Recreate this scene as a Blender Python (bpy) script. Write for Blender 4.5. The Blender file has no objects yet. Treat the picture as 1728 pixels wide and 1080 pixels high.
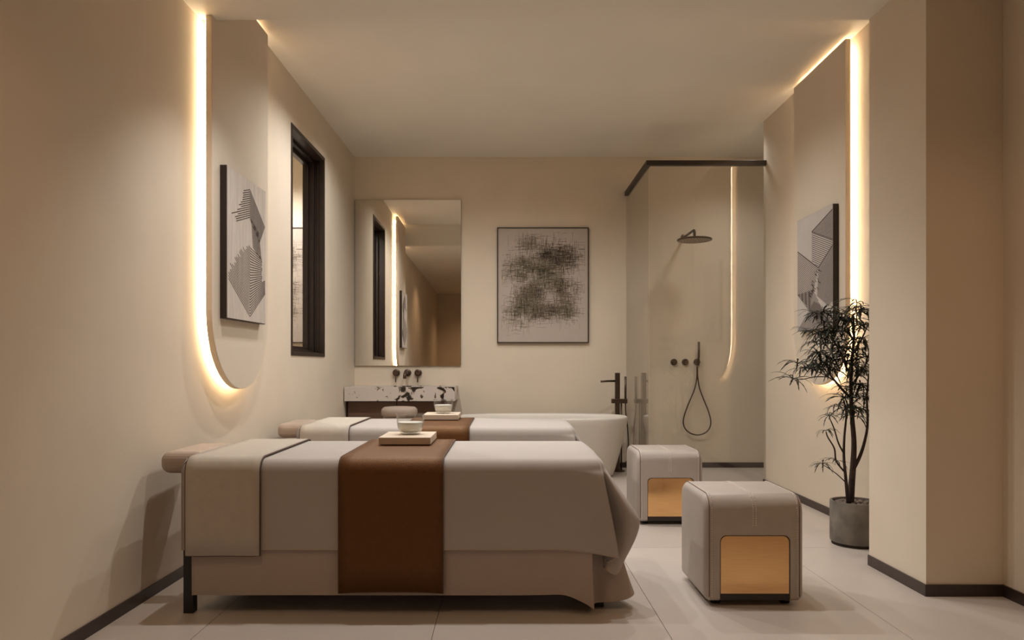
import bpy, bmesh, math, random
from mathutils import Vector, Matrix
random.seed(7)
S = bpy.context.scene
COL = S.collection
F = 1223.0           # focal length in pixels of the 1728 px wide picture
EYE = 0.99
# ------------------------------------------------------------------ camera
cam_d = bpy.data.cameras.new('camera')
cam = bpy.data.objects.new('camera', cam_d); COL.objects.link(cam)
cam.location = (0, 0, EYE); cam.rotation_euler = (math.pi/2, 0, 0)
cam_d.sensor_width = 36; cam_d.lens = F/1728*36
cam_d.shift_x = 12/1728; cam_d.shift_y = 76/1728
cam_d.clip_start = 0.02
S.camera = cam
# ------------------------------------------------------------------ world, exposure
w = bpy.data.worlds.new('world'); S.world = w; w.use_nodes = True
w.node_tree.nodes['Background'].inputs[0].default_value = (1, .8, .6, 1)
w.node_tree.nodes['Background'].inputs[1].default_value = 0.05
S.view_settings.view_transform = 'Standard'; S.view_settings.look = 'None'
S.view_settings.gamma = 1; S.view_settings.use_curve_mapping = False
S.view_settings.exposure = 0.0
S.cycles.max_bounces = 10
S.cycles.caustics_refractive = False
S.cycles.caustics_reflective = False
# ------------------------------------------------------------------ ceiling downlights and added fill lamps
WARM = (1.0, .985, .95)
def spot(x, y, z, power, cone=80, blend=.9, radius=.018, tx=0, ty=0, col=WARM):
    d = bpy.data.lights.new('downlight_or_fill', 'SPOT'); d.energy = power; d.color = col
    d.spot_size = math.radians(cone); d.spot_blend = blend; d.shadow_soft_size = radius
    o = bpy.data.objects.new('downlight_or_fill', d); COL.objects.link(o)
    o.location = (x, y, z)
    o.rotation_euler = Vector((tx, ty, -z)).to_track_quat('-Z', 'Y').to_euler()
    return o
K = 1.0
spot(-.85, 3.25, 2.66, 50*K, 110, ty=.35)
spot(.15, 3.25, 2.66, 46*K, 110, ty=.35)
spot(.80, 3.30, 2.66, 38*K, 95, ty=.1)
spot(-.80, 4.85, 2.96, 68*K, 148)
spot(.15, 4.85, 2.96, 62*K, 148)
spot(1.00, 4.80, 2.96, 42*K, 145)
spot(-.85, 5.80, 2.96, 28*K, 148)
spot(.20, 5.80, 2.96, 28*K, 148)
spot(2.10, 6.20, 2.96, 26*K, 145, radius=.10)
# dim warm fill lamps, added out of view to brighten pilaster and near walls
spot(1.75, 1.9, 2.66, 23, 130, radius=.06, col=(1, .66, .38))
spot(-1.0, 1.4, 2.66, 22, 130, radius=.06, col=(1, .66, .38))
spot(-.3, -2.4, 2.66, 50, 140, radius=.06, col=(1, .66, .38))  # added fill behind the camera, warms the rear wall in the mirror

# ------------------------------------------------------------------ materials
def new_mat(name):
    m = bpy.data.materials.new(name); m.use_nodes = True
    nt = m.node_tree; b = nt.nodes['Principled BSDF']
    return m, nt, b
def mat(name, col, rough=.6, metal=0, var=.06, scale=6, bump=0, bscale=200, stretch=None, spec=.5, sheen=0):
    """procedural: noise tone variation + optional fine bump"""
    m, nt, b = new_mat(name)
    b.inputs['Roughness'].default_value = rough; b.inputs['Metallic'].default_value = metal
    b.inputs['Specular IOR Level'].default_value = spec
    if sheen: b.inputs['Sheen Weight'].default_value = sheen
    tc = nt.nodes.new('ShaderNodeTexCoord'); mp = nt.nodes.new('ShaderNodeMapping')
    nt.links.new(tc.outputs['Object'], mp.inputs[0])
    if stretch: mp.inputs['Scale'].default_value = stretch
    n = nt.nodes.new('ShaderNodeTexNoise'); n.inputs['Scale'].default_value = scale; n.inputs['Detail'].default_value = 4
    nt.links.new(mp.outputs[0], n.inputs['Vector'])
    r = nt.nodes.new('ShaderNodeValToRGB')
    r.color_ramp.elements[0].position = .3; r.color_ramp.elements[1].position = .7
    r.color_ramp.elements[0].color = (*[c*(1-var) for c in col], 1)
    r.color_ramp.elements[1].color = (*[min(1, c*(1+var)) for c in col], 1)
    nt.links.new(n.outputs['Fac'], r.inputs[0]); nt.links.new(r.outputs[0], b.inputs['Base Color'])
    if bump:
        n2 = nt.nodes.new('ShaderNodeTexNoise'); n2.inputs['Scale'].default_value = bscale; n2.inputs['Detail'].default_value = 3
        nt.links.new(mp.outputs[0], n2.inputs['Vector'])
        bp = nt.nodes.new('ShaderNodeBump'); bp.inputs['Strength'].default_value = bump; bp.inputs['Distance'].default_value = .002
        nt.links.new(n2.outputs['Fac'], bp.inputs['Height']); nt.links.new(bp.outputs[0], b.inputs['Normal'])
    return m
def emis(name, col, strength):
    m = bpy.data.materials.new(name); m.use_nodes = True; nt = m.node_tree; nt.nodes.clear()
    e = nt.nodes.new('ShaderNodeEmission'); o = nt.nodes.new('ShaderNodeOutputMaterial')
    e.inputs[0].default_value = (*col, 1); e.inputs[1].default_value = strength
    nt.links.new(e.outputs[0], o.inputs[0]); return m
def glass(name, tint=(1, 1, 1), ior=1.5):
    """thin clear glass: Fresnel mix of transmission and mirror reflection"""
    m = bpy.data.materials.new(name); m.use_nodes = True; nt = m.node_tree; nt.nodes.clear()
    o = nt.nodes.new('ShaderNodeOutputMaterial'); mx = nt.nodes.new('ShaderNodeMixShader')
    t = nt.nodes.new('ShaderNodeBsdfTransparent'); g = nt.nodes.new('ShaderNodeBsdfGlossy'); f = nt.nodes.new('ShaderNodeFresnel')
    t.inputs[0].default_value = (*tint, 1); g.inputs['Roughness'].default_value = 0; f.inputs[0].default_value = ior
    gm = nt.nodes.new('ShaderNodeNewGeometry'); mr_ = nt.nodes.new('ShaderNodeMapRange')     # same Fresnel curve on both faces of the slab
    mr_.inputs[3].default_value = ior; mr_.inputs[4].default_value = 1/ior
    nt.links.new(gm.outputs['Backfacing'], mr_.inputs[0]); nt.links.new(mr_.outputs[0], f.inputs[0])
    nt.links.new(f.outputs[0], mx.inputs[0]); nt.links.new(t.outputs[0], mx.inputs[1]); nt.links.new(g.outputs[0], mx.inputs[2])
    nt.links.new(mx.outputs[0], o.inputs[0]); return m
M = {}
M['wall'] = mat('warm plaster', (.74, .64, .52), .85, var=.03, scale=2.5, bump=.12, bscale=60, spec=.2)
M['ceil'] = mat('ceiling plaster', (.84, .79, .71), .9, var=.02, scale=2, spec=.2)
M['panel'] = mat('panel plaster', (.73, .63, .51), .8, var=.02, scale=3, spec=.2)
M['tile'] = mat('beige floor tile', (.53, .465, .415), .42, var=.03, scale=3, bump=.03, bscale=40)
M['grout'] = mat('grout', (.22, .17, .13), .9)
M['base'] = mat('dark bronze skirting', (.045, .028, .022), .35, var=.1, scale=8)
M['frame'] = mat('dark brown frame', (.028, .017, .013), .4, var=.15, scale=10)
M['sheet'] = mat('ivory cotton sheet', (.445, .40, .37), .85, var=.02, scale=8, bump=.1, bscale=900, spec=.15, sheen=.1)
M['skirt'] = mat('rose beige cotton', (.43, .35, .305), .85, var=.02, scale=8, bump=.1, bscale=900, spec=.15)
M['towel'] = mat('taupe towel cloth', (.51, .45, .385), .95, var=.04, scale=30, bump=.25, bscale=1200, spec=.1, sheen=.2)
M['piping'] = mat('dark brown piping', (.09, .045, .03), .7)
M['hem'] = mat('hem stitching', (.50, .40, .34), .9)
M['leather'] = mat('brown grained leather', (.088, .034, .012), .55, var=.12, scale=60, bump=.8, bscale=330, spec=1.0)
M['black'] = mat('black metal', (.012, .011, .01), .4)
M['cushion'] = mat('taupe vinyl cushion', (.40, .31, .25), .55, var=.04, scale=6)
M['ottoman'] = mat('taupe leather upholstery', (.44, .38, .335), .5, var=.04, scale=10, bump=.15, bscale=260)
M['seam'] = mat('brown seam', (.14, .09, .065), .7)
M['thread'] = mat('pale thread', (.75, .67, .6), .8)
M['bronze'] = mat('brushed bronze', (.85, .52, .24), .13, metal=1, var=.06, scale=30, stretch=(.3, 1, 8))
M['tap'] = mat('brushed dark bronze', (.11, .075, .055), .35, metal=.85, var=.1, scale=20)
M['bath'] = mat('white stone resin', (.74, .69, .62), .35, var=.02, scale=4)
M['board'] = mat('pale wood board', (.66, .54, .42), .55, var=.06, scale=10, stretch=(1, 8, 8))
M['wax'] = mat('pale wax', (.88, .86, .80), .35, var=.02)
M['paper'] = mat('art paper', (.50, .43, .375), .9, var=.02, scale=20)
M['canvas'] = mat('streaked canvas', (.56, .49, .43), .9, var=.12, scale=14, stretch=(1, 4, .5))
M['canvas2'] = mat('pale grey canvas', (.54, .49, .45), .9, var=.04, scale=8)
M['ink1'] = mat('dark brown ink', (.06, .035, .028), .9)
M['ink2'] = mat('mid brown ink', (.15, .10, .075), .9)
M['ink3'] = mat('olive ink', (.24, .20, .13), .9)
M['cabinet'] = mat('dark walnut', (.13, .07, .045), .55, var=.15, scale=6, stretch=(1, 1, 8))
M['pot'] = mat('weathered concrete', (.17, .145, .12), .85, var=.35, scale=9, bump=.4, bscale=60)
M['soil'] = mat('dark soil', (.03, .02, .015), .95)
M['stone'] = mat('brown pebble', (.16, .115, .09), .6, var=.25, scale=25)
M['bark'] = mat('dark bark', (.045, .026, .020), .85, var=.3, scale=40, bump=.4, bscale=120)
M['leaf'] = mat('dark green leaf', (.020, .022, .010), .55, var=.3, scale=12)
M['glass'] = glass('clear glass', (.97, .97, .96))
M['tumbler'] = glass('tumbler glass', (.95, .95, .94), 1.6)
M['led'] = emis('warm led', (1.0, .80, .53), 29)
M['leather'].node_tree.nodes['Principled BSDF'].inputs['Specular Tint'].default_value = (1, .56, .26, 1)
# mirror
mm, nt, b = new_mat('mirror silver')
b.inputs['Base Color'].default_value = (.80, .77, .72, 1); b.inputs['Metallic'].default_value = 1; b.inputs['Roughness'].default_value = .01
n = nt.nodes.new('ShaderNodeTexNoise'); n.inputs['Scale'].default_value = 2
mr = nt.nodes.new('ShaderNodeMapRange'); mr.inputs[3].default_value = .005; mr.inputs[4].default_value = .012
nt.links.new(n.outputs['Fac'], mr.inputs[0]); nt.links.new(mr.outputs[0], b.inputs['Roughness']); M['mirror'] = mm
# marble: white slab with dark broken blotches
mm, nt, b = new_mat('blotched marble'); b.inputs['Roughness'].default_value = .25
tc = nt.nodes.new('ShaderNodeTexCoord')
sep = nt.nodes.new('ShaderNodeSeparateXYZ'); nt.links.new(tc.outputs['Object'], sep.inputs[0])
def vein_zone(c, wd):                       # the two blotched zones of this slab
    a = nt.nodes.new('ShaderNodeMath'); a.operation = 'SUBTRACT'; a.inputs[1].default_value = c; nt.links.new(sep.outputs[0], a.inputs[0])
    q = nt.nodes.new('ShaderNodeMath'); q.operation = 'ABSOLUTE'; nt.links.new(a.outputs[0], q.inputs[0])
    z = nt.nodes.new('ShaderNodeMapRange'); z.inputs[2].default_value = wd; z.inputs[3].default_value = 1; z.inputs[4].default_value = 0
    nt.links.new(q.outputs[0], z.inputs[0]); return z
za, zb_ = vein_zone(.05, .22), vein_zone(.40, .13)
mxm = nt.nodes.new('ShaderNodeMath'); mxm.operation = 'MAXIMUM'; nt.links.new(za.outputs[0], mxm.inputs[0]); nt.links.new(zb_.outputs[0], mxm.inputs[1])
n2 = nt.nodes.new('ShaderNodeTexNoise'); n2.inputs['Scale'].default_value = 13; n2.inputs['Detail'].default_value = 8; n2.inputs['Distortion'].default_value = .8
nt.links.new(tc.outputs['Object'], n2.inputs['Vector'])
mu = nt.nodes.new('ShaderNodeMath'); mu.operation = 'MULTIPLY_ADD'; mu.inputs[1].default_value = .16
nt.links.new(mxm.outputs[0], mu.inputs[0]); nt.links.new(n2.outputs['Fac'], mu.inputs[2])
r = nt.nodes.new('ShaderNodeValToRGB'); e = r.color_ramp.elements
e[0].position = .625; e[0].color = (.62, .55, .50, 1); e[1].position = .68; e[1].color = (.02, .014, .012, 1)
x = e.new(.65); x.color = (.26, .21, .15, 1)
nt.links.new(mu.outputs[0], r.inputs[0]); nt.links.new(r.outputs[0], b.inputs['Base Color']); M['marble'] = mm

# ------------------------------------------------------------------ mesh helpers
class MB:
    def __init__(s, weld=False): s.v = []; s.f = []; s.weld = weld
    def add(s, vs, fs):
        k = len(s.v); s.v += [tuple(p) for p in vs]; s.f += [tuple(i+k for i in f) for f in fs]; return s
    def box(s, x0, x1, y0, y1, z0, z1):
        return s.add([(x0,y0,z0),(x1,y0,z0),(x1,y1,z0),(x0,y1,z0),(x0,y0,z1),(x1,y0,z1),(x1,y1,z1),(x0,y1,z1)],
                     [(0,3,2,1),(4,5,6,7),(0,1,5,4),(1,2,6,5),(2,3,7,6),(3,0,4,7)])
    def tube(s, pts, rad, n=8, closed=False):
        pts = [Vector(p) for p in pts]; m = len(pts)
        rr = rad if isinstance(rad, (list, tuple)) else [rad]*m
        vs = []; up = None
        for i, p in enumerate(pts):
            if closed: t = pts[(i+1) % m]-pts[i-1]
            else: t = pts[min(i+1, m-1)]-pts[max(i-1, 0)]
            t.normalize()
            if up is None:
                up = Vector((0,0,1)) if abs(t.z) < .9 else Vector((1,0,0))
            a = t.cross(up)
            if a.length < 1e-5: a = t.orthogonal()
            a.normalize(); bb = a.cross(t); bb.normalize(); up = bb
            for k in range(n):
                th = 2*math.pi*k/n
                vs.append(p + (a*math.cos(th)+bb*math.sin(th))*rr[i])
        fs = []
        for i in range(m if closed else m-1):
            j = (i+1) % m
            for k in range(n): fs.append((i*n+k, i*n+(k+1)%n, j*n+(k+1)%n, j*n+k))
        if not closed:
            fs.append(tuple(range(n-1, -1, -1))); fs.append(tuple((m-1)*n+k for k in range(n)))
        return s.add(vs, fs)
    def lathe(s, prof, c=(0,0,0), n=32, axis='z', sx=1, sy=1, power=2):
        vs = []; fs = []; m = len(prof)
        for r, h in prof:
            for k in range(n):
                th = 2*math.pi*k/n; cx, sn = math.cos(th), math.sin(th)
                if power != 2:
                    cx = math.copysign(abs(cx)**(2/power), cx); sn = math.copysign(abs(sn)**(2/power), sn)
                a, b_ = r*cx*sx, r*sn*sy
                if axis == 'z': p = (c[0]+a, c[1]+b_, c[2]+h)
                elif axis == 'y': p = (c[0]+a, c[1]-h, c[2]+b_)     # h grows towards the camera
                else: p = (c[0]+h, c[1]+a, c[2]+b_)
                vs.append(p)
        for i in range(m-1):
            for k in range(n): fs.append((i*n+k, i*n+(k+1)%n, (i+1)*n+(k+1)%n, (i+1)*n+k))
        fs.append(tuple(range(n-1, -1, -1))); fs.append(tuple((m-1)*n+k for k in range(n)))
        return s.add(vs, fs)
    def mesh(s, name, smooth=False, off=(0,0,0), weld=False):
        weld = weld or s.weld
        me = bpy.data.meshes.new(name)
        me.from_pydata([(a-off[0], b-off[1], c-off[2]) for a, b, c in s.v], [], s.f)
        bm = bmesh.new(); bm.from_mesh(me)
        if weld: bmesh.ops.remove_doubles(bm, verts=bm.verts, dist=1e-5); bmesh.ops.dissolve_degenerate(bm, edges=bm.edges, dist=1e-6)
        bmesh.ops.recalc_face_normals(bm, faces=bm.faces); bm.to_mesh(me); bm.free()
        if smooth:
            me.polygons.foreach_set('use_smooth', [True]*len(me.polygons))
        me.update(); return me
def finish(o, smooth, bevel, segs):
    if bevel:
        md = o.modifiers.new('bevel', 'BEVEL'); md.width = bevel; md.segments = segs; md.limit_method = 'ANGLE'; md.angle_limit = math.radians(40)
def obj(name, mb, m, parent=None, smooth=False, bevel=0, segs=2, local=False, flat_angle=None):
    """world coordinates in mb unless local; a parent's location is subtracted"""
    off = (0,0,0)
    if parent is not None and not local:
        off = parent['_w'] if '_w' in parent else parent.location
    me = mb.mesh(name, smooth, off)
    if smooth and flat_angle: me.set_sharp_from_angle(angle=math.radians(flat_angle))
    me.materials.append(M[m] if isinstance(m, str) else m)
    o = bpy.data.objects.new(name, me); COL.objects.link(o)
    if parent is not None: o.parent = parent
    finish(o, smooth, bevel, segs); return o
def tag(o, label, cat, group=None):
    o['label'] = label; o['category'] = cat
    if group: o['group'] = group
    return o
def thing(name, loc, label, cat, group=None, rz=0):
    o = bpy.data.objects.new(name, None); COL.objects.link(o); o.location = loc; o.rotation_euler = (0,0,rz)
    o.empty_display_size = .1
    return tag(o, label, cat, group)
def one(name, mb, m, label, cat, group=None, loc=None, **k):
    """a thing that is one mesh, origin at loc"""
    sm = k.pop('smooth', False); bv = k.pop('bevel', 0); sg = k.pop('segs', 2)
    loc = loc or (0,0,0)
    me = mb.mesh(name, sm, loc); me.materials.append(M[m])
    o = bpy.data.objects.new(name, me); COL.objects.link(o); o.location = loc
    finish(o, sm, bv, sg)
    return tag(o, label, cat, group)
def struct(name, mb, m, parent=None, **k):
    o = obj(name, mb, m, parent, **k)
    if parent is None: o['kind'] = 'structure'
    return o
def copy_tree(o, d, parent=None):
    c = o.copy(); COL.objects.link(c)
    if parent is None: c.location = Vector(o.location)+Vector(d)
    else: c.parent = parent
    for ch in list(o.children): copy_tree(ch, d, c)
    return c
def cr(p0, p1, p2, p3, t):
    return .5*((2*p1)+(p2-p0)*t+(2*p0-5*p1+4*p2-p3)*t*t+(3*p1-p0-3*p2+p3)*t**3)
def spline(pts, k, closed=False):
    pts = [Vector(p) for p in pts]; n = len(pts); out = []
    for i in range(n if closed else n-1):
        if closed: a, b_, c, d = pts[i-1], pts[i], pts[(i+1)%n], pts[(i+2)%n]
        else: a, b_, c, d = pts[max(i-1,0)], pts[i], pts[i+1], pts[min(i+2,n-1)]
        for j in range(k): out.append(cr(a, b_, c, d, j/k))
    if not closed: out.append(pts[-1])
    return out
def P(px, py, y):        # measured picture point at depth y -> world
    return Vector(((px-852)*y/F, y, EYE-(py-616)*y/F))

# ------------------------------------------------------------------ the room
D = 7.0; H = 3.0; XR = 2.136; YB = -3.5
SK = .0155
def XL(y): return -1.452-SK*(7-y)
def left_root_loc(y): return (XL(y), y, 0)
XC = 1.805; YC0, YC1 = 3.106, 3.591          # pilaster
YE = 5.98                                    # end of the right wall, start of the shower recess
XA = 3.0                                     # far side of the shower recess

fl = struct('floor', MB().box(-1.75, XA, YB, D, -.06, -.004), 'grout')
sx = [-1.75, -1.133, -.265, .603, 1.471, 2.339, XA]; sy = [YB, -1.275, .46, 2.195, 3.93, 5.665, D]
tile_cache = {}
for i in range(len(sx)-1):
    for j in range(len(sy)-1):
        wx, wy = sx[i+1]-sx[i], sy[j+1]-sy[j]; key = (round(wx,3), round(wy,3))
        if key not in tile_cache:
            g = .0012
            me = MB().box(g, wx-g, g, wy-g, -.02, 0).mesh('tile'); me.materials.append(M['tile']); tile_cache[key] = me
        o = bpy.data.objects.new('tile', tile_cache[key]); COL.objects.link(o); o.parent = fl; o.location = (sx[i], sy[j], 0)

struct('ceiling', MB().box(-1.8, XA+.1, YC1, D+.1, H, H+.1), 'ceil')
struct('ceiling_soffit', MB().box(-1.8, XA+.1, YB-.1, YC1, 2.70, H+.1), 'ceil')
struct('wall_back', MB().box(-1.455, XA+.1, D, D+.12, 0, H), 'wall')
struct('wall_rear', MB().box(-1.8, XR+.2, YB-.1, YB, 0, H), 'wall')
struct('wall_right', MB().box(XR, XR+.16, YB, YE, 0, H), 'wall')
struct('wall_pilaster', MB().box(XC, XR, YC0, YC1, 0, 2.70), 'wall')
struct('wall_recess', MB().box(XA, XA+.1, YE-.2, D, 0, H).box(XR+.16, XA, YE-.1, YE, 0, H), 'wall')
# left wall (very slightly skewed), with the window opening
wl = bpy.data.objects.new('wall_left', None)
WY0, WY1, WZ0, WZ1 = 5.02, 5.895, 1.056, 2.672
mb = MB(); T = .16
for (a, b_, z0, z1) in ((YB-.1-7, WY0-7, 0, H), (WY1-7, .02, 0, H), (WY0-7, WY1-7, 0, WZ0), (WY0-7, WY1-7, WZ1, H)):
    mb.box(-T, 0, a, b_, z0, z1)
bpy.data.objects.remove(wl)
wl = struct('wall_left', mb, 'wall'); wl.location = (XL(7), 7, 0); wl.rotation_euler = (0, 0, -SK)
# skirting
bh = .05
o = struct('baseboard_left', MB().box(0, .006, YB-7, -.02, 0, bh), 'base'); o.location = (XL(7), 7, 0); o.rotation_euler = (0,0,-SK)
struct('baseboard_back', MB().box(-1.45, XA, D-.008, D, 0, bh), 'base')
struct('baseboard_right', MB().box(XR-.008, XR, YC1, YE, 0, bh).box(XR-.008, XR, YB, YC0, 0, bh), 'base')
struct('baseboard_pilaster', MB().box(XC-.008, XR, YC0-.008, YC0, 0, bh).box(XC-.008, XC, YC0, YC1, 0, bh), 'base')

# room seen through the window
struct('wall_neighbour', MB().box(-3.6, -1.66, 7.0, 7.1, 0, H).box(-3.7, -3.6, 4.4, 7.1, 0, H).box(-3.6, -1.75, 4.3, 4.4, 0, H)
       .box(-3.6, -1.75, 4.4, 7.0, H, H+.05).box(-3.6, -1.75, 4.4, 7.0, -.05, 0), 'wall')
spot(-2.2, 6.1, 2.9, 170, cone=160, blend=.5)  # added unseen lamp, brightens the room behind the pane

# window
win = bpy.data.objects.new('window_1', None); COL.objects.link(win); win['kind'] = 'structure'
win.location = (XL(WY0), WY0, WZ0); win.rotation_euler = (0,0,-SK)
ww, wh = WY1-WY0, WZ1-WZ0
def ring(mb, x0, x1, ins, t):
    y0, y1, z0, z1 = ins, ww-ins, ins, wh-ins
    mb.box(x0, x1, y0, y0+t, z0, z1).box(x0, x1, y1-t, y1, z0, z1)
    mb.box(x0, x1, y0+t, y1-t, z0, z0+t).box(x0, x1, y0+t, y1-t, z1-t, z1)
    return mb
obj('window_frame', ring(MB(), -.16, .006, 0, .028), 'frame', win, local=True, bevel=.002)
obj('window_sash', ring(MB(), -.145, -.075, .028, .022), 'frame', win, local=True, bevel=.002)
obj('inner_sash', ring(MB(), -.155, -.115, .050, .028), 'frame', win, local=True, bevel=.003)
obj('window_track', MB().box(-.07, -.06, ww-.034, ww-.028, .03, wh-.03).box(-.045, -.035, ww-.034, ww-.028, .03, wh-.03)
    .box(-.07, -.06, .03, ww-.03, .028, .036).box(-.045, -.035, .03, ww-.03, .028, .036), 'frame', win, local=True)
obj('pane', MB().box(-.138, -.132, .06, ww-.06, .06, wh-.06), 'glass', win, local=True)

# ------------------------------------------------------------------ back-lit arched wall panels
def arch_outline(wd, z0, z1, ins=0, n=24):
    r = wd/2-ins; cz = z0+wd/2
    pts = [(ins, z1-ins)]
    for k in range(n+1):
        th = math.pi+math.pi*k/n
        pts.append((wd/2+r*math.cos(th), cz+r*math.sin(th)))
    pts.append((wd-ins, z1-ins)); return pts
def wall_panel(loc, rz, mirror, label, wd=.80):
    """local: x out of the wall, y along the wall, z up"""
    root = thing('wall_panel', loc, label, 'wall panel', 'back-lit arched wall panels', rz)
    s = -1 if mirror else 1
    ol = arch_outline(wd, .86, 2.965); n = len(ol)
    x0, x1 = .044*s, .075*s
    mb = MB().add([(x0, y, z) for y, z in ol]+[(x1, y, z) for y, z in ol],
                  [tuple(range(n)), tuple(range(2*n-1, n-1, -1))]+[(i, (i+1)%n, n+(i+1)%n, n+i) for i in range(n)])
    obj('panel_board', mb, 'panel', root, local=True, bevel=.002)
    il = arch_outline(wd, .86, 2.965, .045)
    obj('led_strip', MB().tube([(.030*s, y, z) for y, z in il], .006, 6, closed=True), 'led', root, local=True)
    ml = arch_outline(wd, .86, 2.965, .10); n = len(ml)
    x0, x1 = 0, .044*s
    mb = MB().add([(x0, y, z) for y, z in ml]+[(x1, y, z) for y, z in ml],
                  [tuple(range(n)), tuple(range(2*n-1, n-1, -1))]+[(i, (i+1)%n, n+(i+1)%n, n+i) for i in range(n)])
    obj('mounting_board', mb, 'panel', root, local=True)
    return root
wall_panel((XL(3.54), 3.54, 0), -SK, False, 'back-lit arched panel on the wall beside the window')
wall_panel((XR, 4.386, 0), 0, True, 'back-lit arched panel on the wall behind the potted tree', wd=.785)

# ------------------------------------------------------------------ framed art
def strokes(segs, wd, plane):
    """segs: (u0,v0,u1,v1) in metres on the sheet; plane(u,v)->point"""
    mb = MB()
    for (a, b_, c, d) in segs:
        dx, dy = c-a, d-b_; l = math.hypot(dx, dy)
        if l < 1e-6: continue
        nx, ny = -dy/l*wd/2, dx/l*wd/2
        k = len(mb.v)
        for (u, v) in ((a+nx,b_+ny),(c+nx,d+ny),(c-nx,d-ny),(a-nx,b_-ny)): mb.v.append(tuple(plane(u, v)))
        mb.f.append((k,k+1,k+2,k+3))
    return mb
def woven(x0, x1, y, z0, z1, name, label):
    wd, ht = x1-x0, z1-z0
    root = thing(name, ((x0+x1)/2, y, z0), label, 'artwork', 'woven sketch prints')
    t = .009
    mb = MB().box(x0, x1, y-.03, y-.002, z0, z0+t).box(x0, x1, y-.03, y-.002, z1-t, z1)
    mb.box(x0, x0+t, y-.03, y-.002, z0+t, z1-t).box(x1-t, x1, y-.03, y-.002, z0+t, z1-t)
    obj('art_frame', mb, 'frame', root)
    obj('art_paper', MB().box(x0+t, x1-t, y-.022, y-.002, z0+t, z1-t), 'paper', root)
    rnd = random.Random(11)
    blobs = [(660,340,105,85,3,0),(540,320,60,55,2.2,0),(430,245,100,55,1.6,2),(380,390,100,60,2,2),(375,480,35,30,2.2,0),(300,460,80,60,1.2,2),
             (520,430,110,60,2.2,2),(650,560,55,65,2.6,0),(470,600,60,70,2.8,0),(480,740,75,65,2.6,1),(380,710,80,70,2.2,2),(600,735,85,50,2.2,1),
             (700,740,75,75,1.8,2),(400,620,80,80,1.8,1),(300,770,85,80,1,2),(760,560,65,60,.9,1),(690,650,80,60,1.4,1),(560,520,110,90,1.6,2),(340,860,90,40,.6,2)]
    segs = [[], [], []]
    for (cx, cy, rx, ry, den, tone) in blobs:
        n = int(den**1.4*rx*ry/34)
        for _ in range(n):
            px = cx+rnd.gauss(0, .62)*rx; py = cy+rnd.gauss(0, .62)*ry
            ln = rnd.uniform(16, 85)*(.6 if rnd.random() < .5 else 1)
            if rnd.random() < .5: a = (px-ln/2, py, px+ln/2, py+rnd.gauss(0, .8))
            else: a = (px, py-ln/2, px+rnd.gauss(0, .8), py+ln/2)
            tn = tone if rnd.random() < .7 else rnd.randrange(3)
            u = lambda q: (q-183)/677*wd; v = lambda q: ht-(q-118)/862*ht
            cl = lambda q, lo, hi: min(max(q, lo), hi)
            a = (cl(a[0], 215, 830), cl(a[1], 150, 940), cl(a[2], 215, 830), cl(a[3], 150, 940))
            segs[tn].append((u(a[0]), v(a[1]), u(a[2]), v(a[3])))
    for k in range(3):
        o = obj('ink_strokes', strokes(segs[k], .0015, lambda u, v: (x0+u, y-.0224-.0002*k, z0+v)), 'ink%d' % (k+1), root)
        o['kind'] = 'stuff'
    return root
woven(-.074, .807, D, 1.202, 2.315, 'framed_print', 'thin-framed print of brown cross-hatched patches on the back wall')
woven(-2.79, -1.909, D, 1.202, 2.315, 'framed_print', 'framed print partly seen through the window pane')

def hatch(poly, direction, gap):
    """parallel lines clipped to a convex polygon (u,v metres)"""
    d = Vector(direction).normalized(); n = Vector((-d.y, d.x)); out = []
    pr = [Vector(p).dot(n) for p in poly]; c = min(pr)+gap*.5
    while c < max(pr):
        hits = []
        for i in range(len(poly)):
            a, b_ = Vector(poly[i]), Vector(poly[(i+1)%len(poly)]); da, db = a.dot(n)-c, b_.dot(n)-c
            if da*db < 0: hits.append(a+(b_-a)*(da/(da-db)))
        if len(hits) >= 2: out.append((*hits[0], *hits[1]))
        c += gap
    return out
def canvas_thing(name, loc, rz, s, cm, segs, label, wd, ht, lw):
    root = thing(name, loc, label, 'artwork', None, rz)
    obj('canvas_edge', MB().box(*sorted((0, .033*s)), 0, wd, 0, ht), 'frame', root, local=True)
    obj('canvas_face', MB().box(*sorted((.0331*s, .036*s)), .003, wd-.003, .004, ht-.002), cm, root, local=True)
    o = obj('printed_lines', strokes(segs, lw, lambda u, v: (.0364*s, u, v)), 'ink1', root, local=True); o['kind'] = 'stuff'
    return root
# left canvas: zig-zag folded chevrons
CW, CH = .56, .77
rnd = random.Random(5); segs = []
us = .556
def sg(u0, v0, u1, v1): segs.append((u0*CW, (1-v0)*CH, u1*CW, (1-v1)*CH))
for k in range(26):                                  # nested V from the foot upwards
    vs = .962-k*.0195; f = k/26
    lu = max(.03, (.934-vs)/.92+rnd.uniform(-.035, .03))        # ragged edge climbing to the spine
    sg(us, vs, lu, vs-.43*(us-lu))
    ru = .98 if k < 11 else .90-.03*rnd.random()
    sr = .45*(1-f*1.35)
    sg(us, vs, ru, vs-sr*(ru-us))
for k in range(15):                                  # twisted waist, lines falling to the right
    v = .27+k*.0135; sg(.59+.003*k, v, .80+.006*k, v+.075)
for k in range(14):                                  # roof, short arms to the left
    v = .065+k*.0150; ln = .18+.014*k+rnd.uniform(-.05, .06)+(.16 if k == 9 else 0)
    sg(us, v, us-ln, v+.22*ln)
for k in range(16):                                  # roof, right flank
    v = .065+k*.0138; L = .42-.010*k; sg(us, v, us+L, v+.50*L)
canvas_thing('canvas_picture', (XL(3.635)+.075, 3.635, 1.2245), -SK, 1, 'canvas', segs,
             'canvas with a twisting zigzag of dark chevron lines, hung on the panel beside the window', CW, CH, .0052)
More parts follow.
